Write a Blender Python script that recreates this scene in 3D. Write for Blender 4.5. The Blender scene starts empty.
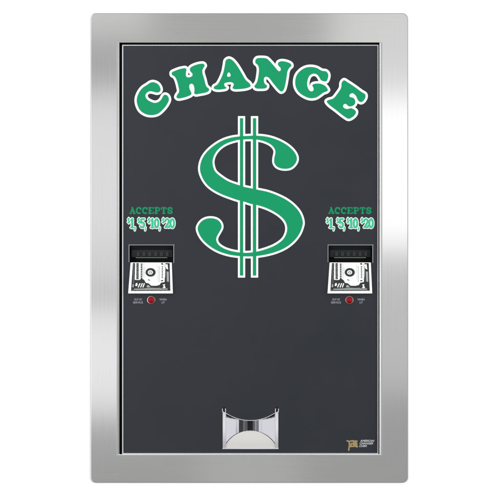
import bpy, bmesh, math, random
import numpy as np
from mathutils import Vector

random.seed(4)
S = 0.002                 # metres per unit of the face layout
D = 3.0                   # camera distance from the frame's face
scene = bpy.context.scene
col = scene.collection

# ------------------------------------------------------------------ helpers
def X(u): return (u - 250.0) * S
def Z(v): return (250.0 - v) * S

def link(name, me, mats, parent=None):
    o = bpy.data.objects.new(name, me)
    col.objects.link(o)
    if not isinstance(mats, (list, tuple)): mats = [mats]
    if not len(me.materials):
        for m in mats: me.materials.append(m)
    if parent: o.parent = parent
    return o

def empty(name, loc, parent=None):
    o = bpy.data.objects.new(name, None)
    o.empty_display_size = 0.05
    col.objects.link(o)
    o.location = loc
    if parent: o.parent = parent
    return o

def bm_obj(name, bm, mats, parent=None, smooth=False, recalc=True):
    if recalc: bmesh.ops.recalc_face_normals(bm, faces=bm.faces)
    me = bpy.data.meshes.new(name)
    bm.to_mesh(me); bm.free()
    if smooth:
        for p in me.polygons: p.use_smooth = True
        me.set_sharp_from_angle(angle=math.radians(35))
    return link(name, me, mats, parent)

def add_box(bm, x0, x1, y0, y1, z0, z1, bev=0.0, mi=0):
    r = bmesh.ops.create_cube(bm, size=1.0)
    vs = r['verts']
    for v in vs:
        v.co = Vector(((x0 + x1) / 2 + v.co.x * (x1 - x0), (y0 + y1) / 2 + v.co.y * (y1 - y0), (z0 + z1) / 2 + v.co.z * (z1 - z0)))
    fs = list({f for v in vs for f in v.link_faces})
    for f in fs: f.material_index = mi
    if bev > 0:
        es = list({e for v in vs for e in v.link_edges})
        r2 = bmesh.ops.bevel(bm, geom=es, offset=bev, segments=2, profile=0.5, affect='EDGES')
        for f in r2['faces']: f.material_index = mi

# ------------------------------------------------------------------ outline tools
def smooth_loop(pts, n=6):
    P = np.array(pts, float); m = len(P); out = []
    for i in range(m):
        p0, p1, p2, p3 = P[i - 1], P[i], P[(i + 1) % m], P[(i + 2) % m]
        # centripetal Catmull-Rom keeps close points from overshooting
        t0 = 0.0
        t1 = t0 + max(np.linalg.norm(p1 - p0), 1e-6) ** 0.5
        t2 = t1 + max(np.linalg.norm(p2 - p1), 1e-6) ** 0.5
        t3 = t2 + max(np.linalg.norm(p3 - p2), 1e-6) ** 0.5
        for k in range(n):
            t = t1 + (t2 - t1) * k / n
            A1 = (t1 - t) / (t1 - t0) * p0 + (t - t0) / (t1 - t0) * p1
            A2 = (t2 - t) / (t2 - t1) * p1 + (t - t1) / (t2 - t1) * p2
            A3 = (t3 - t) / (t3 - t2) * p2 + (t - t2) / (t3 - t2) * p3
            B1 = (t2 - t) / (t2 - t0) * A1 + (t - t0) / (t2 - t0) * A2
            B2 = (t3 - t) / (t3 - t1) * A2 + (t - t1) / (t3 - t1) * A3
            out.append((t2 - t) / (t2 - t1) * B1 + (t - t1) / (t2 - t1) * B2)
    return np.array(out)

def seg_dist(GX, GY, a, b):
    ax, ay = a; bx, by = b
    dx, dy = bx - ax, by - ay
    L = dx * dx + dy * dy
    t = 0 if L < 1e-12 else np.clip(((GX - ax) * dx + (GY - ay) * dy) / L, 0, 1)
    return np.hypot(GX - ax - t * dx, GY - ay - t * dy)

def sdf_poly(GX, GY, loops):
    d = np.full(GX.shape, 1e9); ins = np.zeros(GX.shape, bool)
    for P in loops:
        m = len(P)
        for i in range(m):
            a, b = P[i], P[(i + 1) % m]
            d = np.minimum(d, seg_dist(GX, GY, a, b))
            if a[1] != b[1]:
                c = ((a[1] > GY) != (b[1] > GY)) & (GX < (b[0] - a[0]) * (GY - a[1]) / (b[1] - a[1]) + a[0])
                ins ^= c
    return np.where(ins, -d, d)

def contours(F, gx, gy, level):
    """closed iso-lines of the field F (marching squares)"""
    V = F - level
    V = np.where(np.abs(V) < 1e-9, 1e-9, V)
    ny, nx = V.shape
    s = V < 0
    mixed = (s[:-1, :-1].astype(int) + s[1:, :-1] + s[:-1, 1:] + s[1:, 1:])
    nxt = {}
    pos = {}
    def hpt(j, i):
        k = ('h', j, i)
        if k not in pos:
            a, b = V[j, i], V[j, i + 1]; t = a / (a - b)
            pos[k] = (gx[i] + t * (gx[i + 1] - gx[i]), gy[j])
        return k
    def vpt(j, i):
        k = ('v', j, i)
        if k not in pos:
            a, b = V[j, i], V[j + 1, i]; t = a / (a - b)
            pos[k] = (gx[i], gy[j] + t * (gy[j + 1] - gy[j]))
        return k
    adj = {}
    def con(a, b):
        adj.setdefault(a, []).append(b); adj.setdefault(b, []).append(a)
    for j, i in zip(*np.where((mixed > 0) & (mixed < 4))):
        a, b, c, d = s[j, i], s[j, i + 1], s[j + 1, i + 1], s[j + 1, i]
        e = []
        if a != b: e.append(hpt(j, i))
        if b != c: e.append(vpt(j, i + 1))
        if c != d: e.append(hpt(j + 1, i))
        if d != a: e.append(vpt(j, i))
        if len(e) == 2: con(e[0], e[1])
        elif len(e) == 4:
            if a: con(e[0], e[3]); con(e[1], e[2])
            else: con(e[0], e[1]); con(e[2], e[3])
    loops = []; seen = set()
    for k in adj:
        if k in seen: continue
        loop = [k]; seen.add(k); cur = k
        while True:
            n = [q for q in adj[cur] if q not in seen]
            if not n: break
            cur = n[0]; seen.add(cur); loop.append(cur)
        if len(loop) > 4: loops.append(np.array([pos[q] for q in loop]))
    out = []
    for P in loops:                      # drop near-collinear points
        keep = [P[0]]
        m = len(P)
        for i in range(1, m):
            a = keep[-1]; b = P[i]; c = P[(i + 1) % m]
            cr = abs((b[0] - a[0]) * (c[1] - a[1]) - (b[1] - a[1]) * (c[0] - a[0]))
            if cr > 0.0015 or np.hypot(*(b - a)) > 1.5: keep.append(b)
        if len(keep) >= 3: out.append(np.array(keep))
    return out

def fill_mesh(loops, extrude=0.0, bevel=0.0):
    """loops in metres (x, z) -> filled flat mesh in the x/z plane facing -y"""
    cu = bpy.data.curves.new('tmp', 'CURVE'); cu.dimensions = '2D'; cu.fill_mode = 'BOTH'
    cu.extrude = extrude; cu.bevel_depth = bevel; cu.bevel_resolution = 2
    for P in loops:
        sp = cu.splines.new('POLY'); sp.points.add(len(P) - 1)
        for q, p in zip(sp.points, P): q.co = (p[0], p[1], 0, 1)
        sp.use_cyclic_u = True
    return curve_mesh(cu)

def flat_mesh(loops):
    """loops in metres (x, z) -> triangles inside them (even-odd), by constrained Delaunay"""
    from mathutils.geometry import delaunay_2d_cdt
    vs, es = [], []
    for P in loops:
        n0 = len(vs)
        vs += [Vector((float(p[0]) * 1000, float(p[1]) * 1000)) for p in P]
        es += [(n0 + i, n0 + (i + 1) % len(P)) for i in range(len(P))]
    ov, oe, of, *_ = delaunay_2d_cdt(vs, es, [], 0, 1e-5)
    T = np.array([list(f) for f in of if len(f) == 3]); V = np.array([(v.x, v.y) for v in ov])
    c = V[T].mean(1); ins = np.zeros(len(c), bool)
    for P in loops:
        Q = P * 1000
        for i in range(len(Q)):
            a, b = Q[i], Q[(i + 1) % len(Q)]
            if a[1] != b[1]:
                ins ^= ((a[1] > c[:, 1]) != (b[1] > c[:, 1])) & (c[:, 0] < (b[0] - a[0]) * (c[:, 1] - a[1]) / (b[1] - a[1]) + a[0])
    me = bpy.data.meshes.new('tmp')
    me.from_pydata([(v[0] / 1000, 0, v[1] / 1000) for v in V], [], T[ins].tolist())
    bm = bmesh.new(); bm.from_mesh(me)
    bmesh.ops.delete(bm, geom=[v for v in bm.verts if not v.link_faces], context='VERTS')
    bm.to_mesh(me); bm.free()
    return me

def soften(P, sigma, step=0.3):
    """resample a closed loop evenly and smooth it along its length"""
    Q = np.vstack([P, P[:1]]); L = np.r_[0, np.cumsum(np.hypot(*np.diff(Q, axis=0).T))]
    n = int(L[-1] / step); t = np.linspace(0, L[-1], n, endpoint=False)
    R = np.stack([np.interp(t, L, Q[:, 0]), np.interp(t, L, Q[:, 1])], 1)
    m = int(3 * sigma / step) + 1; k = np.exp(-0.5 * (np.arange(-m, m + 1) * step / sigma) ** 2); k /= k.sum()
    return np.stack([np.convolve(np.r_[R[-m:, i], R[:, i], R[:m, i]], k, 'valid') for i in (0, 1)], 1)

def curve_mesh(cu):
    ob = bpy.data.objects.new('tmp', cu); col.objects.link(ob)
    bpy.context.view_layer.update()
    dg = bpy.context.evaluated_depsgraph_get()
    me = bpy.data.meshes.new_from_object(ob.evaluated_get(dg))
    bpy.data.objects.remove(ob); bpy.data.curves.remove(cu)
    me.materials.clear()
    for v in me.vertices: v.co = Vector((v.co.x, -v.co.z, v.co.y))
    return me

def face_front(me):
    bm = bmesh.new(); bm.from_mesh(me)
    for f in bm.faces:
        if f.normal.y > 0: f.normal_flip()
    bm.to_mesh(me); bm.free()

def to_m(loops): return [np.stack([(P[:, 0] - 250) * S, (250 - P[:, 1]) * S], 1) for P in loops]

def merge(name, meshes_y_mi, mats, parent):
    """join flat meshes as layers (mesh, depth function or value, material index) into ONE object"""
    bm = bmesh.new()
    for me, yy, mi in meshes_y_mi:
        face_front(me)
        n0 = len(bm.verts); f0 = len(bm.faces)
        bm.from_mesh(me)
        bm.verts.ensure_lookup_table(); bm.faces.ensure_lookup_table()
        for v in bm.verts[n0:]:
            v.co.y += yy(v.co.z) if callable(yy) else yy
        for f in bm.faces[f0:]: f.material_index = mi; f.smooth = False
        bpy.data.meshes.remove(me)
    return bm_obj(name, bm, mats, parent, recalc=False)

def grid(x0, x1, y0, y1, h):
    gx = np.arange(x0, x1 + h, h); gy = np.arange(y0, y1 + h, h)
    return gx, gy, *np.meshgrid(gx, gy)

# ------------------------------------------------------------------ materials
def new_mat(name):
    m = bpy.data.materials.new(name); m.use_nodes = True
    nt = m.node_tree
    return m, nt, nt.nodes['Principled BSDF']

def lin(c):
    return tuple(((v / 255) / 12.92 if v / 255 <= 0.04045 else ((v / 255 + 0.055) / 1.055) ** 2.4) for v in c)

def plain(name, rgb, rough=0.5, metal=0.0, spec=0.5, noise=0.0, nscale=300):
    m, nt, b = new_mat(name)
    b.inputs['Roughness'].default_value = rough
    b.inputs['Metallic'].default_value = metal
    b.inputs['Specular IOR Level'].default_value = spec
    if noise:
        tc = nt.nodes.new('ShaderNodeTexCoord'); n = nt.nodes.new('ShaderNodeTexNoise')
        n.inputs['Scale'].default_value = nscale; n.inputs['Detail'].default_value = 3
        nt.links.new(tc.outputs['Object'], n.inputs['Vector'])
        r = nt.nodes.new('ShaderNodeMapRange')
        r.inputs['To Min'].default_value = 1 - noise; r.inputs['To Max'].default_value = 1 + noise
        nt.links.new(n.outputs['Fac'], r.inputs['Value'])
        mx = nt.nodes.new('ShaderNodeVectorMath'); mx.operation = 'SCALE'
        mx.inputs[0].default_value = rgb
        nt.links.new(r.outputs['Result'], mx.inputs['Scale'])
        nt.links.new(mx.outputs['Vector'], b.inputs['Base Color'])
    else:
        b.inputs['Base Color'].default_value = (*rgb, 1)
    return m

def brushed(name, rgb, rough, along='Z', amp=0.05):
    """brushed stainless steel, the grain running along one axis"""
    m, nt, b = new_mat(name)
    b.inputs['Metallic'].default_value = 1.0
    tc = nt.nodes.new('ShaderNodeTexCoord'); mp = nt.nodes.new('ShaderNodeMapping')
    mp.inputs['Scale'].default_value = (900, 900, 5) if along == 'Z' else (5, 900, 900)
    n = nt.nodes.new('ShaderNodeTexNoise'); n.inputs['Scale'].default_value = 1.0; n.inputs['Detail'].default_value = 4
    nt.links.new(tc.outputs['Object'], mp.inputs['Vector']); nt.links.new(mp.outputs['Vector'], n.inputs['Vector'])
    r = nt.nodes.new('ShaderNodeMapRange')
    r.inputs['From Min'].default_value = 0.25; r.inputs['From Max'].default_value = 0.75
    r.inputs['To Min'].default_value = 1 - amp; r.inputs['To Max'].default_value = 1 + amp
    nt.links.new(n.outputs['Fac'], r.inputs['Value'])
    sc = nt.nodes.new('ShaderNodeVectorMath'); sc.operation = 'SCALE'; sc.inputs[0].default_value = rgb
    nt.links.new(r.outputs['Result'], sc.inputs['Scale']); nt.links.new(sc.outputs['Vector'], b.inputs['Base Color'])
    rr = nt.nodes.new('ShaderNodeMapRange')
    rr.inputs['To Min'].default_value = rough * 0.8; rr.inputs['To Max'].default_value = rough * 1.2
    nt.links.new(n.outputs['Fac'], rr.inputs['Value']); nt.links.new(rr.outputs['Result'], b.inputs['Roughness'])
    return m

STEEL_V = brushed('brushed_steel_vertical', (0.80, 0.80, 0.80), 0.115, 'Z', 0.03)
STEEL_H = brushed('brushed_steel_horizontal', (0.80, 0.80, 0.795), 0.115, 'X', 0.03)
TRIM = plain('trim_steel', (0.74, 0.77, 0.78), 0.42, 1.0)
PANEL = plain('slate_panel', (0.0125, 0.0154, 0.0217), 0.50, 0.0, 0.35, 0.05, 60)
BLACK = plain('black_gap_shade', (0.006, 0.006, 0.007), 0.6, 0, 0.2)
PLASTIC = plain('black_plastic', (0.010, 0.013, 0.014), 0.38, 0, 0.45)
PLASTIC2 = plain('dark_plastic', (0.008, 0.011, 0.0125), 0.45, 0, 0.45)
def sheen(m, lo, hi, scale):
    nt = m.node_tree; b = nt.nodes['Principled BSDF']
    tc = nt.nodes.new('ShaderNodeTexCoord'); n = nt.nodes.new('ShaderNodeTexNoise')
    n.inputs['Scale'].default_value = scale; n.inputs['Detail'].default_value = 5; n.inputs['Roughness'].default_value = 0.6
    nt.links.new(tc.outputs['Object'], n.inputs['Vector'])
    r = nt.nodes.new('ShaderNodeMapRange'); r.inputs['From Min'].default_value = 0.3; r.inputs['From Max'].default_value = 0.7
    r.inputs['To Min'].default_value = lo; r.inputs['To Max'].default_value = hi
    nt.links.new(n.outputs['Fac'], r.inputs['Value']); nt.links.new(r.outputs['Result'], b.inputs['Roughness'])
sheen(PANEL, 0.40, 0.58, 7)
GREEN = plain('green_ink', (0.003, 0.275, 0.112), 0.5, 0, 0.15, 0.07, 700)
DKGREEN = plain('deep_green_ink', (0.003, 0.23, 0.10), 0.5, 0, 0.2)
MINT = plain('mint_ink', (0.035, 0.46, 0.25), 0.5, 0, 0.3)
WHITE = plain('white_ink', (0.86, 0.88, 0.87), 0.5, 0, 0.3)
PALE = plain('pale_grey_ink', (0.30, 0.33, 0.35), 0.5, 0, 0.3)
PAPER = plain('bill_paper', (0.86, 0.87, 0.85), 0.55, 0, 0.3, 0.03, 500)
BILLINK = plain('bill_ink', (0.017, 0.023, 0.023), 0.55, 0, 0.3, 0.25, 900)
BILLGREY = plain('bill_grey_ink', (0.33, 0.35, 0.34), 0.55, 0, 0.3, 0.1, 900)
GOLD = plain('gold_ink', (0.30, 0.23, 0.10), 0.45, 0.0, 0.4, 0.12, 900)
CHROME = plain('polished_chrome', (0.225, 0.225, 0.245), 0.13, 1.0)
SATIN = plain('satin_cup_floor', (0.55, 0.54, 0.525), 0.45, 0.3, 0.5)
REDLENS, _nt, _b = new_mat('red_lens')
_b.inputs['Base Color'].default_value = (0.33, 0.001, 0.007, 1); _b.inputs['Roughness'].default_value = 0.3
_b.inputs['Specular IOR Level'].default_value = 0.12
RING = plain('lamp_ring', (0.40, 0.31, 0.32), 0.3, 1.0)
WALLM = plain('white_wall', (0.90, 0.90, 0.90), 0.8, 0, 0.2, 0.01, 8)

# ------------------------------------------------------------------ the machine
machine = empty('change_machine', (0, 0.0, Z(482.6)))
machine['label'] = 'coin change machine with green lettering on dark slate in a wide brushed steel frame'
machine['category'] = 'change machine'
def child(o):
    """keep the world placement while hanging the part on the machine"""
    return o
inv = Vector((0, 0, -Z(482.6)))
class _P: pass
def adopt(o, parent=machine):
    o.parent = parent
    if parent is machine: o.location = o.location + inv
    return o

# --- steel frame: profile swept round the opening
OUT = (90.4, 408.0, 13.1, 482.8); INN = (119.4, 379.7, 42.8, 454.2)
def rect_loop(r, rad, n=8):
    x0, x1, y0, y1 = r
    pts = []
    for cx, cy, a0 in ((x1 - rad, y0 + rad, -90), (x1 - rad, y1 - rad, 0), (x0 + rad, y1 - rad, 90), (x0 + rad, y0 + rad, 180)):
        for k in range(n + 1):
            a = math.radians(a0 + 90 * k / n)
            pts.append((cx + rad * math.cos(a), cy + rad * math.sin(a)))
    return pts
prof = []       # (t, inset in units at the outer edge, depth, radius)
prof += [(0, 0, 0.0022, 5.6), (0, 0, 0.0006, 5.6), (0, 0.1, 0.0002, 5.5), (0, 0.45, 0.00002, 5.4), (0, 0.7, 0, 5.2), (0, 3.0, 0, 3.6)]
# the side bars end in a gently turned-in lip, the top and bottom bars in a plain folded edge
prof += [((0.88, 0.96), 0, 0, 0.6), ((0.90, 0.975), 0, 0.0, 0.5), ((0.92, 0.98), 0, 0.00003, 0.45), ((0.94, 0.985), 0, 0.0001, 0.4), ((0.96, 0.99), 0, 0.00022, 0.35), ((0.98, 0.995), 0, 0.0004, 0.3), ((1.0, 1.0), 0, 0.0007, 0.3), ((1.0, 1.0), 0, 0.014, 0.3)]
bm = bmesh.new(); rings = []
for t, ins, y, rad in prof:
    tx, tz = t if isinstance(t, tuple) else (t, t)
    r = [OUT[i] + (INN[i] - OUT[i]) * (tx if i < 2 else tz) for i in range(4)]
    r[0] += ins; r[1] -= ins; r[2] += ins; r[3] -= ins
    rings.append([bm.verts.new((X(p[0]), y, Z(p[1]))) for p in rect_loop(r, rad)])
N = len(rings[0]); n1 = 9
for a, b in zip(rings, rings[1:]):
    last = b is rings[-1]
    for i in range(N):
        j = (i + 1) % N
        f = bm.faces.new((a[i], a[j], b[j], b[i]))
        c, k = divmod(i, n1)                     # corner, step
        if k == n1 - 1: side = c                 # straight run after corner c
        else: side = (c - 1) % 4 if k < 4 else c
        f.material_index = 2 if last and side != 1 else 4 if any(b is q_ for q_ in rings[-6:-1]) else 3 if b is rings[1] or b is rings[2] or b is rings[3] else (0 if side in (0, 2) else 1)  # three inner returns blackened for their shade, the bottom one left steel
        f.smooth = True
frame = bm_obj('frame', bm, [STEEL_V, STEEL_H, BLACK, plain('painted_edge_shade', (0.33, 0.33, 0.335), 0.6), plain('plain_steel_lip', (0.8, 0.8, 0.8), 0.2, 1.0)])  # grey outer bevel ring paints a thin shade line round the frame
frame.data.set_sharp_from_angle(angle=math.radians(50))
w = frame.modifiers.new('weighted', 'WEIGHTED_NORMAL'); w.keep_sharp = True
adopt(frame); frame['label'] = 'wide brushed stainless steel frame with rounded corners'

# --- recessed door panel, with its openings
DY = 0.0065
PANEL_R = (121.9, 378.8, 44.4, 454.5)
ACC = (0.0, 199.4)                      # the two acceptors: shift of the layout
def rect(x0, x1, y0, y1): return np.array([(x0, y0), (x1, y0), (x1, y1), (x0, y1)], float)
def cup_top(u):                         # curved hood edge of the coin cup opening
    t = (u - 250.3) / 24.5
    return 420.6 - 7.4 * abs(t) ** 2.1
cup_hole = [(222.0, 408.6), (222.0, 449.6)] + [(279.0, 449.6), (279.0, 408.6)]
top_edge = [(u, cup_top(u)) for u in np.linspace(274.6, 226.0, 25)]
cup_hole = np.array([(222.0, 449.4), (279.0, 449.4), (279.0, 409.6), (276.4, 408.4), (274.9, 410.0)] + top_edge + [(225.7, 410.0), (224.4, 408.4), (222.0, 409.6)])
loops = [rect(*PANEL_R)]
for s in ACC: loops.append(rect(129.3 + s, 173.0 + s, 245.3, 262.6))
loops.append(cup_hole)
me = fill_mesh(to_m(loops), extrude=0.0008)
for v in me.vertices: v.co.y += DY + 0.0008
door = link('door_panel', me, PANEL); adopt(door)

# bright edging strip round the door
bm = bmesh.new(); rings = []
for ins, y in ((-0.15, DY + 0.002), (-0.15, DY - 0.0006), (0.1, DY - 0.0012), (0.85, DY - 0.0012), (1.1, DY - 0.0006), (1.1, DY + 0.001)):
    r = (PANEL_R[0] + ins, PANEL_R[1] - ins, PANEL_R[2] + ins, PANEL_R[3] - ins)
    rings.append([bm.verts.new((X(p[0]), y, Z(p[1]))) for p in rect_loop(r, 0.25, 2)])
N = len(rings[0])
for a, b in zip(rings, rings[1:]):
    for i in range(N):
        bm.faces.new((a[i], a[(i + 1) % N], b[(i + 1) % N], b[i]))
edge = bm_obj('edging_strip', bm, TRIM); edge.parent = door

# --- cabinet shell behind the wall (open at the front)
bm = bmesh.new()
x0, x1, z0, z1 = X(114), X(386), Z(459), Z(38)
t = 0.0015
add_box(bm, x0, x0 + t, 0.0045, 0.20, z0, z1)
add_box(bm, x1 - t, x1, 0.0045, 0.20, z0, z1)
add_box(bm, x0 + t, x1 - t, 0.0045, 0.20, z0, z0 + t)
add_box(bm, x0 + t, x1 - t, 0.0045, 0.20, z1 - t, z1)
add_box(bm, x0 + t, x1 - t, 0.1985, 0.20, z0 + t, z1 - t)
add_box(bm, X(119), X(381), 0.0145, 0.016, Z(455), Z(452.5))     # dark rebate behind the door's edge
add_box(bm, X(119), X(381), 0.0145, 0.016, Z(46), Z(42))
add_box(bm, X(118.6), X(123), 0.0145, 0.016, Z(452.5), Z(46))
add_box(bm, X(377.5), X(381), 0.0145, 0.016, Z(452.5), Z(46))
cab = bm_obj('cabinet', bm, BLACK); adopt(cab)

# ------------------------------------------------------------------ big lettering
k8 = 60.0 / 500.0
def tile(ox, oy, pts): return [(ox + x * k8, oy + y * k8) for x, y in pts]
LET = {}
LET['C'] = [tile(125, 70, [(235,92),(205,98),(185,112),(140,142),(108,185),(90,240),(96,290),(120,338),(165,370),(220,380),(275,368),(322,328),(355,285),(371,245),(363,215),(345,199),(325,198),(310,212),(297,237),(275,258),(245,265),(214,255),(187,238),(174,212),(184,192),(205,181),(235,185),(262,192),(288,186),(301,165),(295,135),(272,106)])]
LET['H'] = [tile(165, 50, [(50,182),(90,160),(140,145),(172,143),(184,158),(181,178),(179,192),(180,212),(188,219),(216,213),(223,204),(219,193),(206,180),(200,160),(204,143),(235,122),(290,106),(322,106),(337,126),(326,148),(316,172),(333,240),(350,298),(372,318),(368,344),(340,358),(290,368),(254,373),(236,360),(238,340),(238,318),(232,294),(222,284),(210,288),(207,300),(212,325),(222,345),(226,362),(218,376),(195,388),(150,402),(105,407),(87,390),(96,366),(110,345),(104,300),(88,245),(74,222),(52,208)])]
LET['A'] = [tile(210, 45, [(155,104),(182,113),(207,135),(237,175),(270,230),(302,284),(338,318),(343,345),(310,362),(260,370),(200,371),(182,360),(186,340),(192,324),(178,314),(140,316),(124,322),(130,340),(146,350),(138,364),(95,374),(50,374),(26,363),(28,340),(56,322),(82,280),(106,220),(118,160),(126,122)]),
            tile(210, 45, [(156,230),(166,252),(148,255)])]
LET['N'] = [tile(245, 45, [(80,125),(96,103),(140,98),(184,104),(210,126),(246,166),(280,206),(289,210),(292,192),(280,180),(268,160),(274,138),(300,126),(350,132),(388,152),(393,174),(376,190),(362,215),(353,270),(340,340),(325,380),(302,392),(280,378),(232,322),(190,272),(168,270),(164,296),(172,318),(188,330),(190,345),(178,362),(130,368),(84,362),(72,338),(86,318),(97,296),(106,250),(110,192),(100,166),(82,150)])]
LET['G'] = [tile(285, 55, [(220,90),(170,97),(127,122),(94,160),(80,210),(84,262),(108,307),(152,342),(210,364),(262,358),(303,332),(325,316),(352,306),(366,290),(356,268),(343,252),(320,238),(290,229),(252,230),(228,238),(222,254),(232,274),(232,290),(218,294),(203,280),(192,246),(196,206),(212,172),(240,159),(265,166),(284,190),(296,211),(320,222),(348,222),(366,188),(366,152),(346,128),(310,122),(270,100)])]
LET['E'] = [tile(320, 70, [(200,76),(240,97),(300,137),(350,174),(383,196),(387,224),(369,258),(346,272),(320,262),(306,240),(296,217),(272,197),(256,205),(252,214),(264,219),(282,224),(297,240),(303,262),(296,286),(278,302),(254,308),(234,304),(220,290),(208,286),(200,297),(203,307),(230,316),(260,309),(290,322),(306,338),(306,360),(283,390),(240,411),(200,390),(132,337),(64,283),(50,257),(68,242),(107,230),(142,190),(172,142),(176,102)])]
ARC = [('C', 0), ('H', 1), ('A', 2), ('N', 3), ('G', 4), ('E', 5)]
LY = DY - 0.0004
for nm, k in ARC:
    loops = [soften(smooth_loop(P, 5), 0.35) for P in LET[nm]]
    A = np.concatenate(loops); lo = A.min(0) - 3; hi = A.max(0) + 3
    gx, gy, GX, GY = grid(lo[0], hi[0], lo[1], hi[1], 0.22)
    F = sdf_poly(GX, GY, loops)
    wl = contours(F, gx, gy, 1.6); gl = contours(F, gx, gy, -0.78)
    o = merge('letter', [(flat_mesh(to_m(wl)), LY - 0.00004 * k, 0), (flat_mesh(to_m(gl)), LY - 0.0005, 1)], [WHITE, GREEN], None)
    adopt(o); o['label'] = 'green letter %s with a white outline' % nm

# dollar sign
T1, T2, T3, T4, T5, T6 = (190,110), (250,110), (190,170), (250,170), (190,225), (250,225)
Sp = []
def ad(T, pts):
    Sp.extend(tile(T[0], T[1], pts))
ad(T1, [(450,207),(400,211),(340,220),(270,243),(200,284),(140,335),(102,385),(80,440),(74,495)])
ad(T3, [(80,25),(97,70),(137,128),(190,171),(260,208),(330,235),(405,260),(455,272)])
ad(T4, [(0,288),(60,300),(120,318),(190,350),(250,390),(290,435),(303,478)])
ad(T6, [(300,56),(275,110),(210,160),(140,190),(60,213),(0,222)])
ad(T5, [(455,224),(400,219),(330,205),(270,180),(232,147),(224,112),(245,73),(266,35)])
ad(T3, [(272,480),(265,442),(232,406),(170,392),(112,405),(72,440),(53,485)])
ad(T5, [(55,38),(68,78),(104,132),(162,184),(232,225),(320,254),(400,266),(500,270)])
ad(T6, [(60,266),(150,251),(240,224),(318,184),(386,124),(428,60),(446,5)])
ad(T4, [(450,450),(445,408),(422,350),(373,291),(308,241),(230,202),(150,173),(60,154),(0,141)])
ad(T3, [(450,131),(400,114),(320,85),(252,40),(213,5)])
ad(T1, [(200,470),(194,430),(207,380),(242,330),(302,287),(400,256),(455,251)])
ad(T2, [(0,250),(60,253),(120,268),(175,296),(206,340),(196,390),(194,440),(215,474),(252,492),(297,497),(345,488),(384,452),(401,410),(388,360),(338,302),(258,251),(160,216),(60,204)])
loops = [soften(smooth_loop(Sp, 4), 1.6)]
gx, gy, GX, GY = grid(191, 309, 113, 281, 0.25)
F = sdf_poly(GX, GY, loops)
for bx0, bx1 in ((238.95, 244.1), (251.95, 257.15)):
    F = np.minimum(F, sdf_poly(GX, GY, [rect(bx0, bx1, 116.9, 276.6)]))
# the offset of the outline must stay square at the bars' ends
W = F.copy()
def boxd(x0, x1, y0, y1, e):
    return np.maximum(np.maximum(x0 - e - GX, GX - x1 - e), np.maximum(y0 - e - GY, GY - y1 - e))
for bx0, bx1 in ((238.95, 244.1), (251.95, 257.15)):
    W = np.minimum(W, boxd(bx0, bx1, 116.9, 276.6, 1.05) + 1.05)
wl = contours(W, gx, gy, 1.05); gl = contours(F, gx, gy, -1.0)
o = merge('dollar_sign', [(flat_mesh(to_m(wl)), LY, 0), (flat_mesh(to_m(gl)), LY - 0.0005, 1)], [WHITE, GREEN], None)
adopt(o); o['label'] = 'large green dollar sign with double bar and white outline'

# ------------------------------------------------------------------ small stroke lettering
def arc(cx, cy, rx, ry, a0, a1, n=10):
    return [(cx + rx * math.cos(math.radians(a0 + (a1 - a0) * i / n)), cy + ry * math.sin(math.radians(a0 + (a1 - a0) * i / n))) for i in range(n + 1)]
# unit glyphs: x 0..1, y 0 (top)..1 (bottom); list of polylines with a stroke weight
GL = {
 'A': [([(0.5,0.05),(0.14,0.94)],.8), ([(0.46,0.05),(0.84,0.94)],1.25), ([(0.28,0.64),(0.72,0.64)],.6), ([(0.0,0.95),(0.32,0.95)],.7), ([(0.62,0.95),(1.0,0.95)],.7)],
 'C': [(arc(0.52,0.5,0.42,0.45,-40,-300),1.15), ([(0.86,0.12),(0.86,0.34)],.9)],
 'E': [([(0.22,0.06),(0.22,0.94)],1.25), ([(0.02,0.06),(0.86,0.06),(0.88,0.26)],.7), ([(0.02,0.94),(0.88,0.94),(0.92,0.72)],.7), ([(0.22,0.5),(0.62,0.5)],.7)],
 'P': [([(0.24,0.06),(0.24,0.94)],1.25), ([(0.02,0.94),(0.52,0.94)],.7), ([(0.02,0.06),(0.55,0.06)]+arc(0.6,0.30,0.27,0.24,-90,90)+[(0.24,0.54)],.85)],
 'T': [([(0.5,0.06),(0.5,0.94)],1.25), ([(0.28,0.94),(0.74,0.94)],.7), ([(0.06,0.3),(0.06,0.06),(0.94,0.06),(0.94,0.3)],.7)],
 'S': [([(0.84,0.32),(0.82,0.1)],.8), ([(0.82,0.2),(0.62,0.07),(0.36,0.07),(0.16,0.2),(0.2,0.4),(0.5,0.5),(0.8,0.62),(0.84,0.8),(0.64,0.93),(0.36,0.93),(0.14,0.78)],1.1), ([(0.13,0.66),(0.15,0.92)],.8)],
 '$': [([(0.82,0.2),(0.6,0.1),(0.34,0.12),(0.2,0.28),(0.34,0.44),(0.66,0.54),(0.82,0.7),(0.66,0.88),(0.36,0.9),(0.16,0.78)],1.0), ([(0.5,-0.06),(0.5,1.06)],.7)],
 '1': [([(0.5,0.06),(0.5,0.94)],1.3), ([(0.2,0.2),(0.5,0.08)],.8), ([(0.2,0.95),(0.82,0.95)],.8)],
 '2': [([(0.14,0.3),(0.24,0.12),(0.5,0.05),(0.78,0.14),(0.82,0.34),(0.6,0.58),(0.2,0.9)],1.15), ([(0.14,0.93),(0.6,0.9),(0.86,0.94),(0.9,0.74)],1.0)],
 '5': [([(0.82,0.06),(0.28,0.08),(0.22,0.46),(0.5,0.4),(0.8,0.52),(0.82,0.76),(0.6,0.93),(0.32,0.93),(0.14,0.8)],1.15)],
 '0': [(arc(0.5,0.5,0.34,0.44,0,360,20),1.2)],
 ',': [([(0.5,0.9),(0.54,1.0),(0.36,1.22)],1.0)],
}
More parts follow.
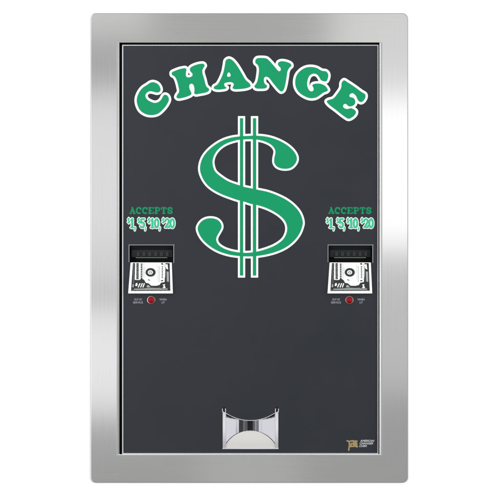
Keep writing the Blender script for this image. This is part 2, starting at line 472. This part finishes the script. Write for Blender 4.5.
def stroke_field(GX, GY, items):
    """items: (glyph, x, y, w, h, half weight)"""
    F = np.full(GX.shape, 1e9)
    for g, x, y, w_, h_, hw in items:
        for pl, wt in GL[g]:
            q = [(x + a * w_, y + b * h_) for a, b in pl]
            for a, b in zip(q, q[1:]):
                F = np.minimum(F, seg_dist(GX, GY, a, b) - hw * wt)
    return F

def make_captions(s):
    items = []
    for i, ch in enumerate('ACCEPTS'):
        items.append((ch, 129.5 + s + i * 6.27, 207.3, 5.5, 6.3, 0.72))
    gx, gy, GX, GY = grid(128 + s, 175 + s, 205.5, 215, 0.11)
    F = stroke_field(GX, GY, items)
    o = merge('accepts_lettering', [(flat_mesh(to_m(contours(F, gx, gy, 0.0))), LY, 0)], [DKGREEN], None)
    adopt(o)
    it = []
    def dollar(x): it.append(('$', x, 218.0, 3.0, 5.2, 0.55))
    def num(x, d): it.append((d, x, 218.4, 5.2, 9.6, 0.92))
    def comma(x): it.append((',', x, 218.6, 2.6, 9.6, 0.62))
    dollar(127.0 + s); num(129.4 + s, '1'); comma(133.6 + s)
    dollar(137.2 + s); num(139.7 + s, '5'); comma(144.0 + s)
    dollar(147.4 + s); num(149.6 + s, '1'); num(153.9 + s, '0'); comma(158.4 + s)
    dollar(161.6 + s); num(164.4 + s, '2'); num(169.5 + s, '0')
    gx, gy, GX, GY = grid(124.5 + s, 177.5 + s, 215, 234, 0.11)
    F = stroke_field(GX, GY, it)
    o = merge('price_lettering', [(flat_mesh(to_m(contours(F, gx, gy, 0.6))), LY, 0), (flat_mesh(to_m(contours(F, gx, gy, -0.1))), LY - 0.0004, 1)], [WHITE, MINT], None)
    adopt(o)

def text_mesh(body, x0, x1, yc, h, bold=0.0, shear=0.0):
    """block capitals fitted to x0..x1, cap height h centred on yc (layout units)"""
    cu = bpy.data.curves.new('tmp', 'FONT'); cu.body = body; cu.size = 1; cu.offset = bold; cu.shear = shear
    me = curve_mesh(cu)
    xs = [v.co.x for v in me.vertices]; zs = [v.co.z for v in me.vertices]
    ax, bx, az, bz = min(xs), max(xs), min(zs), max(zs)
    for v in me.vertices:
        u = x0 + (v.co.x - ax) / (bx - ax) * (x1 - x0)
        q = yc + h / 2 - (v.co.z - az) / (bz - az) * h
        v.co = Vector((X(u), 0, Z(q)))
    return me

# ------------------------------------------------------------------ bill acceptors
def make_acceptor(s):
    acc = empty('bill_acceptor', (X(151 + s), DY, Z(262)))
    off = -acc.location
    def fit(o):
        o.parent = acc; o.location = off; return o
    # recess: black hood lining with a stepped back
    bm = bmesh.new()
    L, R, T, B = 129.3 + s, 173.0 + s, 245.3, 262.6
    y0, y1 = DY + 0.0017, 0.034
    tt = 0.0012
    add_box(bm, X(L) - tt, X(L), y0, y1, Z(B), Z(T))
    add_box(bm, X(R), X(R) + tt, y0, y1, Z(B), Z(T))
    add_box(bm, X(L) - tt, X(R) + tt, y0, y1, Z(T), Z(T) + tt)
    add_box(bm, X(L) - tt, X(R) + tt, y0, y1, Z(B) - tt, Z(B))
    add_box(bm, X(L) - tt, X(R) + tt, y1, y1 + tt, Z(B) - tt, Z(T) + tt)
    hs = bm_obj('hood_lining', bm, BLACK); fit(hs)
    bm = bmesh.new()                      # upper fascia of the slot, sloping back under the hood
    a = [(L, 246.0, DY + 0.003), (R, 246.0, DY + 0.003), (R - 1.2, 250.0, DY + 0.010), (L + 1.2, 250.0, DY + 0.010)]
    b = [(L + 1.2, 257.2, DY + 0.013), (R - 1.2, 257.2, DY + 0.013)]
    va = [bm.verts.new((X(p[0]), p[2], Z(p[1]))) for p in a]; vb = [bm.verts.new((X(p[0]), p[2], Z(p[1]))) for p in b]
    bm.faces.new(va); bm.faces.new((va[3], va[2], vb[1], vb[0]))
    bottom = [bm.verts.new((v.co.x, 0.033, v.co.z)) for v in vb]
    bm.faces.new((vb[0], vb[1], bottom[1], bottom[0]))
    for i in range(6):                    # guide ribs above the slot
        u = L + 7.0 + i * 5.9
        add_box(bm, X(u), X(u + 2.6), DY + 0.0085, DY + 0.0125, Z(256.4), Z(251.6), 0.0006)
    fs = bm_obj('slot_fascia', bm, PLASTIC2); fit(fs)
    bm = bmesh.new()                      # the lip along the slot
    add_box(bm, X(L + 6.0), X(R - 6.0), DY + 0.006, DY + 0.0128, Z(258.1), Z(257.3), 0.0004)
    lip = bm_obj('slot_lip', bm, plain('slot_lip', (0.10, 0.15, 0.12), 0.4)); fit(lip)
    # thin bright edge of the hood: top and both sides
    bm = bmesh.new()
    e = 0.45
    add_box(bm, X(L - 1.0), X(R + 1.4), DY - 0.0016, DY + 0.001, Z(T + 0.1), Z(T - 0.75), 0.0003)
    add_box(bm, X(L - 0.95), X(L - 0.15), DY - 0.0014, DY + 0.001, Z(B - 0.3), Z(T + 0.15), 0.0003)
    add_box(bm, X(R + 0.2), X(R + 1.05), DY - 0.0014, DY + 0.001, Z(B + 0.4), Z(T + 0.15), 0.0003)
    tr = bm_obj('hood_edge', bm, plain('hood_edge', (0.22, 0.24, 0.245), 0.35, 0.0)); fit(tr)
    # sloping bill tray, narrower at the slot
    ya = lambda v: DY - 0.0008 - (v - 262.4) / 31.0 * 0.0062
    yz = lambda z: ya(250 - z / S)
    bm = bmesh.new()
    q = [(130.4, 262.5), (171.6, 262.5), (172.8, 293.4), (128.2, 293.4)]
    fv = [bm.verts.new((X(u + s), ya(v), Z(v))) for u, v in q]
    bv = [bm.verts.new((X(u + s), DY - 0.0002, Z(v))) for u, v in q]
    bm.faces.new(fv); bm.faces.new(bv[::-1])
    for i in range(4): bm.faces.new((fv[i], bv[i], bv[(i + 1) % 4], fv[(i + 1) % 4]))
    tray = bm_obj('bill_tray', bm, PAPER); fit(tray)
    # printed note: dark ink, then grey, then light details
    kk = 52.0 / 500.0
    def t(pts): return np.array([(125 + s + x * kk, 260 + y * kk) for x, y in pts])
    ink, grey, light = [], [], []
    ink.append(t([(74,30),(95,30),(92,190),(106,192),(140,192),(158,178),(184,192),(200,220),(226,224),(252,247),(300,248),(332,240),(346,218),(380,212),(386,150),(388,30),(428,30),(436,296),(58,298)]))
    for yy in range(30, 184, 13):
        ink.append(t([(108 - (yy % 3), yy), (130, yy + 1), (130 + (yy % 4), yy + 11.5), (109, yy + 11.5)]))
    for yy in range(34, 180, 17):
        ink.append(t([(150, yy), (163, yy), (164, yy + 13), (150, yy + 12)]))
    for yy in list(range(60, 176, 15)):
        ink.append(t([(352, yy), (364, yy), (364, yy + 9), (353, yy + 9)]))
    ink.append(t([(346,30),(362,30),(366,46),(348,44)])); ink.append(t([(344,196),(366,192),(366,203),(346,205)]))
    ink.append(t([(218,184),(236,190),(244,198),(226,196)]))
    for yy in range(60, 210, 12):
        grey.append(t([(322, yy), (331, yy), (331, yy + 6), (322, yy + 6)]))
    for yy in range(34, 190, 12): grey.append(t([(165, yy), (171, yy), (171, yy + 5), (165, yy + 5)]))
    for (cx, cy, rx, ry, lst) in ((245,119,48,41,ink),):
        lst.append(t(arc(cx, cy, rx, ry, 0, 345, 23)))
    rnd = random.Random(11)
    for yy in range(34, 188, 7):                                   # fine lettering beside the columns
        for xx in (176, 187, 306, 374):
            if rnd.random() < 0.62: grey.append(t([(xx, yy), (xx + 4 + rnd.random() * 4, yy + .6), (xx + 4 + rnd.random() * 4, yy + 3.2), (xx, yy + 3)]))
    for q in range(26):                                            # scrollwork in the dark border
        xx = 66 + q * 13.6; yy = 288 + 3 * math.sin(q * 2.1)
        grey.append(t([(xx, yy), (xx + 6, yy - 2), (xx + 8, yy + 3), (xx + 2, yy + 4)]))
    for q in range(16):
        yy = 40 + q * 13.5; xx = 79 + 3 * math.sin(q * 1.7)
        grey.append(t([(xx, yy), (xx + 6, yy + 2), (xx + 5, yy + 7), (xx - 1, yy + 6)]))
    for q in range(12):
        xx = 200 + q * 12; grey.append(t([(xx, 268 + 3 * math.sin(q)), (xx + 7, 266), (xx + 5, 271), (xx + 1, 272)]))
    for q in range(20):                                            # rays round the seal
        a_ = math.radians(q * 18); c_, s_ = math.cos(a_), math.sin(a_)
        ink.append(t([(245 + 47 * c_ - 2 * s_, 119 + 40 * s_ + 2 * c_), (245 + 54 * c_, 119 + 46 * s_), (245 + 47 * c_ + 2 * s_, 119 + 40 * s_ - 2 * c_)]))
    light.append(t(arc(243,119,25,21,0,345,23)))
    ink2 = [t(arc(243,119,15,11,0,345,15))]
    light2 = [t([(232,119),(243,111),(254,119),(243,127)])]
    for dx in (0, 24, 46):
        light.append(t([(122 + dx, 262), (130 + dx, 266), (150 + dx * .9, 226), (140 + dx * .9, 222)]))
    light.append(t([(104,224),(116,220),(122,236),(112,252),(98,248)]))
    light.append(t([(362,236),(386,232),(380,246),(392,266),(372,272),(360,262),(374,256)]))
    light.append(t([(384,44),(408,40),(414,92),(396,84)]))
    grey.append(t([(86,276),(250,272),(410,274),(410,284),(86,286)]))
    grey.append(t([(208,246),(226,240),(246,262),(212,264)])); grey.append(t([(72,236),(86,234),(84,262),(70,262)]))
    grey.append(t([(398,110),(420,112),(422,210),(402,206)]))
    def layer(ls, dy, mi):
        me = flat_mesh(to_m([ls[0]]));
        return [(flat_mesh(to_m([l])), (lambda z, dy=dy: yz(z) - dy), mi) for l in ls] if bpy.data.meshes.remove(me) is None else []
    lay = layer(ink, 0.0003, 0) + layer(grey, 0.0005, 1) + layer(light, 0.0007, 2) + layer(ink2, 0.0009, 0) + layer(light2, 0.0011, 2)
    bill = merge('printed_bill', lay, [BILLINK, BILLGREY, PAPER], None); bill.parent = tray
    adopt_loc = acc.location.copy()
    acc.parent = machine; acc.location = adopt_loc + inv
    # lamp under the tray
    lx = 150.9 + s - (0.7 if s else 0)
    lamp = empty('status_lamp', (X(lx), DY, Z(300.1)), None)
    loff = -lamp.location
    bm = bmesh.new()
    ring = [(2.9, 0.0012), (2.9, -0.0010), (3.3, -0.0018), (3.9, -0.0016), (4.4, -0.0004), (4.4, 0.0004)]
    vs = [[bm.verts.new((r * S * math.cos(i * math.pi / 16), yy, r * S * math.sin(i * math.pi / 16))) for i in range(32)] for r, yy in ring]
    for a_, b_ in zip(vs, vs[1:]):
        for i in range(32): bm.faces.new((a_[i], a_[(i + 1) % 32], b_[(i + 1) % 32], b_[i]))
    o = bm_obj('ring', bm, RING, lamp, smooth=True)
    bm = bmesh.new()
    vs = [[bm.verts.new((r * S * math.cos(i * math.pi / 16), yy, r * S * math.sin(i * math.pi / 16))) for i in range(32)] for r, yy in ((2.95, 0.0), (2.7, -0.0016), (2.1, -0.0028), (1.2, -0.0035), (0.4, -0.0038))]
    for a_, b_ in zip(vs, vs[1:]):
        for i in range(32): bm.faces.new((a_[i], a_[(i + 1) % 32], b_[(i + 1) % 32], b_[i]))
    bm.faces.new(vs[-1])
    o = bm_obj('red_lens', bm, REDLENS, lamp, smooth=True)
    lamp.parent = machine; lamp.location = lamp.location + inv
    d = s - (1.0 if s else 0)
    lay = [(text_mesh('OUT OF', 134.0 + d, 141.6 + d, 299.6, 2.0, 0.012), LY, 0), (text_mesh('SERVICE', 132.8 + d, 142.7 + d, 302.6, 2.0, 0.012), LY, 0)]
    o = merge('out_of_service_lettering', lay, [PALE], None); adopt(o)
    lay = [(text_mesh('WHEN', 159.2 + d, 166.4 + d, 299.6, 2.0, 0.012), LY, 0), (text_mesh('LIT', 161.4 + d, 164.6 + d, 302.6, 1.9, 0.012), LY, 0)]
    o = merge('when_lit_lettering', lay, [PALE], None); adopt(o)

for s in ACC:
    make_captions(s - 0.2 if s else s)
    make_acceptor(s)

# ------------------------------------------------------------------ coin cup
cup = empty('coin_cup', (X(250.4), DY, Z(449.5)))
coff = -cup.location
def cfit(o): o.parent = cup; o.location = coff; return o
RX, DEP = 27.6, 0.015                    # half width, depth of the scoop
def wall_pt(a):                           # a: -90..90 degrees, plan of the curved wall
    r = math.radians(a)
    return 250.4 + RX * math.sin(r), DY + 0.0004 + DEP * (1 - abs(math.sin(r)) ** 2.1) + 0.00015 * (1 - abs(math.sin(r))) ** 1.5 * math.sin(math.sin(r) * 44 + 0.8)
def floor_v(y):                           # the floor climbs towards the back
    q = (y - DY) / DEP
    return 448.6 - 17.6 * max(q, 0.0) ** 0.75
bm = bmesh.new(); NA = 160; prev = None
for i in range(NA + 1):
    a = -90 + 180 * i / NA
    u, y = wall_pt(a)
    vb = min(floor_v(y) + 1.2, 448.6); vt = min(cup_top(u) - 1.2, 421)
    vt = max(vt, 411.0)
    rowv = [bm.verts.new((X(250.4) + (X(u) - X(250.4)) * 1.0, y + (448.6 - (vb + (vt - vb) * k / 6)) * S * 0.075 * (1 - abs(math.sin(math.radians(a))) ** 4), Z(vb + (vt - vb) * k / 6))) for k in range(7)]
    if prev:
        for k in range(6):
            f = bm.faces.new((prev[k], rowv[k], rowv[k + 1], prev[k + 1])); f.smooth = True
    prev = rowv
wallo = bm_obj('curved_wall', bm, CHROME); cfit(wallo)
bm = bmesh.new()                          # scoop floor: half disc rising to the back
NR = 10
ringv = []
for j in range(NR + 1):
    f = j / NR
    row = []
    for i in range(49):
        a = -90 + 180 * i / 48
        u, y = wall_pt(a)
        yf = DY - 0.0005
        uu = u if j == 0 else u * (1 - f) + 0
        yy = y + (yf - y) * f
        yy -= 0.0008 * (1 - f)              # a hairline gap along the wall
        row.append(bm.verts.new((X(250.4 + (u - 250.4) * 0.985), yy, Z(min(floor_v(yy) + 0.5 * (1 - f), 448.7)))))
    ringv.append(row)
for j in range(NR):
    for i in range(48):
        try:
            f = bm.faces.new((ringv[j][i], ringv[j][i + 1], ringv[j + 1][i + 1], ringv[j + 1][i])); f.smooth = True
        except ValueError: pass
fl = bm_obj('scoop_floor', bm, SATIN); cfit(fl)
# rim: bright bead along the hood edge, the two side cheeks with their ears and the front lip
bm = bmesh.new()
def strip(pts, w0, ya, yb):
    pts = [np.array(p, float) for p in pts]
    vs = []
    for i, p in enumerate(pts):
        a = pts[max(i - 1, 0)]; b = pts[min(i + 1, len(pts) - 1)]
        d = (b - a) / np.linalg.norm(b - a); n = np.array((-d[1], d[0])) * w0 / 2
        vs.append([bm.verts.new((X(q[0]), yy, Z(q[1]))) for q, yy in ((p + n, yb), (p + n * .8, ya), (p - n * .8, ya), (p - n, yb))])
    for a, b in zip(vs, vs[1:]):
        for k in range(3): bm.faces.new((a[k], a[k + 1], b[k + 1], b[k])).smooth = True
    bm.faces.new(vs[0]); bm.faces.new(vs[-1])
us = np.linspace(225.2, 275.6, 41)
strip([(u, cup_top(u) + 0.25) for u in us], 0.6, DY - 0.0012, DY + 0.004)
for sgn, ue in ((1, 222.6), (-1, 278.4)):
    # cheek: flat outer flange
    strip([(ue + sgn * 1.6, 448.6), (ue + sgn * 1.6, 412.6)], 3.7, DY - 0.0013, DY + 0.004)
    # ear: a small open loop at the top corner
    strip([(ue - sgn * 0.1, 412.6), (ue - sgn * 0.2, 408.9)], 0.8, DY - 0.0014, DY + 0.003)
    strip([(ue + sgn * 0.1, 411.8), (ue + sgn * 1.4, 413.2), (ue + sgn * 2.7, 412.6), (ue + sgn * 3.0, 411.0), (ue + sgn * 2.7, 408.8)], 0.9, DY - 0.0015, DY + 0.003)
strip([(222.4, 448.9), (278.6, 448.9)], 1.3, DY - 0.0016, DY + 0.003)
rim = bm_obj('rim', bm, plain('cup_rim_satin', (0.60, 0.595, 0.62), 0.5, 0.0)); cfit(rim)
# ear sockets and a black strip for the wall's dark reflection, placed as a guessed outlet
bm = bmesh.new()
for ue in (224.2, 276.8):
    add_box(bm, X(ue - 1.1), X(ue + 1.1), DY - 0.0004, DY + 0.004, Z(411.6), Z(407.4))
    cfit(bm_obj('ear_socket', bm, BLACK)); bm = bmesh.new()
for u0, u1, y_ in ((247.4, 252.6, 0.0),):
    n = 6; rows = []
    for i in range(n + 1):
        u = u0 + (u1 - u0) * i / n
        a = math.degrees(math.asin((u - 250.4) / RX)); _, y = wall_pt(a); y -= 0.0012
        rows.append((bm.verts.new((X(u), y, Z(420.0))), bm.verts.new((X(u), y, Z(floor_v(y) - 0.1)))))
    for a, b in zip(rows, rows[1:]): bm.faces.new((a[0], a[1], b[1], b[0]))
out = bm_obj('dark_outlet_strip', bm, BLACK); cfit(out)
cup.parent = machine; cup.location = cup.location + inv

# ------------------------------------------------------------------ maker's mark
logo = empty('maker_logo', (X(360), DY, Z(450)))
loff = -logo.location
lay = [(text_mesh('AMERICAN', 360.2, 374.8, 441.2, 2.1, 0.03, 0.35), LY, 0), (text_mesh('CHANGER', 359.8, 373.4, 443.8, 2.1, 0.03, 0.35), LY, 0),
       (text_mesh('CORP.', 359.5, 367.2, 446.4, 2.1, 0.03, 0.35), LY, 0)]
o = merge('maker_name', lay, [plain('logo_white', (0.47, 0.47, 0.50), 0.5)], logo); o.location = loff
gold_strokes = [[(347.3,441.1),(349.4,441.9),(349.6,446.2),(348.9,450.6)], [(349.8,446.8),(352.6,446.8)], [(350.6,441.5),(353.8,441.2),(353.9,446.8)], [(351.6,443.9),(353.6,444.2)], [(351.4,446.3),(351.2,444.3)],
                [(357.2,441.6),(355.4,441.4),(355.3,446.6),(357.6,447.2)], [(356.9,443.4),(357.0,446.0)]]
gx, gy, GX, GY = grid(344.5, 360, 438.5, 453, 0.1)
F = np.full(GX.shape, 1e9)
for pl in gold_strokes:
    for a, b in zip(pl, pl[1:]): F = np.minimum(F, seg_dist(GX, GY, a, b) - 0.75)
o = merge('emblem', [(flat_mesh(to_m(contours(F, gx, gy, 0.0))), LY, 0)], [GOLD], logo); o.location = loff
logo.parent = machine; logo.location = logo.location + inv

# ------------------------------------------------------------------ white wall with the opening the machine sits in
bm = bmesh.new()
WY = 0.0021
o_ = [(-4, 3.2), (4, 3.2), (4, -3.2), (-4, -3.2)]
i_ = [(X(113.5), Z(37.5)), (X(386.5), Z(37.5)), (X(386.5), Z(459.5)), (X(113.5), Z(459.5))]
vo = [bm.verts.new((a, WY, b)) for a, b in o_]; vi = [bm.verts.new((a, WY, b)) for a, b in i_]; vk = [bm.verts.new((a, 0.12, b)) for a, b in i_]
for i in range(4):
    j = (i + 1) % 4
    bm.faces.new((vo[i], vo[j], vi[j], vi[i])); bm.faces.new((vi[i], vi[j], vk[j], vk[i]))
wallb = bm_obj('wall', bm, WALLM)
wallb['kind'] = 'structure'; wallb['label'] = 'plain white wall behind the machine'

# ------------------------------------------------------------------ studio light
world = bpy.data.worlds.new('World'); scene.world = world; world.use_nodes = True
bg = world.node_tree.nodes['Background']
bg.inputs['Color'].default_value = (1.0, 1.0, 1.0, 1); bg.inputs['Strength'].default_value = 0.12

def softbox(name, loc, target, w_, h_, radiance, color=(1, 1, 1)):
    la = bpy.data.lights.new(name, 'AREA'); la.shape = 'RECTANGLE'; la.size = w_; la.size_y = h_
    la.energy = radiance * math.pi * w_ * h_; la.color = color
    o = bpy.data.objects.new(name, la); col.objects.link(o); o.location = loc
    o.rotation_euler = (Vector(target) - Vector(loc)).to_track_quat('-Z', 'Y').to_euler()
    return o
YB = -4.5
def back(name, x0, x1, z0, z1, rad, yb=YB):
    cx, cz = (x0 + x1) / 2, (z0 + z1) / 2
    return softbox(name, (cx, yb, cz), (cx, 0, cz), x1 - x0, z1 - z0, rad)
# one large dim box behind the camera with brighter strips, added unseen to give the steel its reflections
back('softbox_back', -1.15, 1.15, -1.6, 1.7, 0.28, -4.6)
back('softbox_left', -1.25, -0.30, 0.05, 0.80, 0.49)
back('softbox_left_mid', -1.25, -0.30, -0.19, 0.05, 0.40)
back('softbox_left_low', -1.25, -0.30, -0.83, -0.28, 0.62)
back('softbox_right', 0.35, 1.30, 0.0, 0.77, 0.96)
back('softbox_right_top', 0.40, 1.30, 0.77, 1.5, 0.40)
back('softbox_right_low', 0.35, 1.30, -0.72, 0.0, 0.22)
back('softbox_left_top', -1.30, -0.50, 1.07, 1.6, 0.34)
back('softbox_top', -0.6, 0.6, 0.9, 1.6, 0.07)
back('softbox_bottom', -0.25, 0.25, -1.5, -0.9, 0.10)
# keys added out of view: upper left, right and overhead
def azim(d, deg, z): return (d * math.sin(math.radians(deg)), -d * math.cos(math.radians(deg)), z)
softbox('key_left', azim(3.8, -46, 0.1), (0, 0, 0.0), 4.0, 3.8, 2.8)
softbox('key_right', azim(3.9, 55, 0.1), (0, 0, 0.0), 3.9, 3.8, 2.8)
softbox('key_top', (0, -1.9, 2.1), (0, 0, -0.1), 2.4, 1.0, 3.5)

# ------------------------------------------------------------------ camera
cam = bpy.data.cameras.new('camera'); cam.sensor_width = 36; cam.lens = 36 * D / (500 * S)
cam.clip_start = 0.05; cam.clip_end = 100
co = bpy.data.objects.new('camera', cam); col.objects.link(co)
co.location = (0, -D, 0); co.rotation_euler = (math.radians(90), 0, 0)
scene.camera = co
scene.view_settings.view_transform = 'Standard'
scene.view_settings.look = 'None'
scene.view_settings.exposure = 0; scene.view_settings.gamma = 1
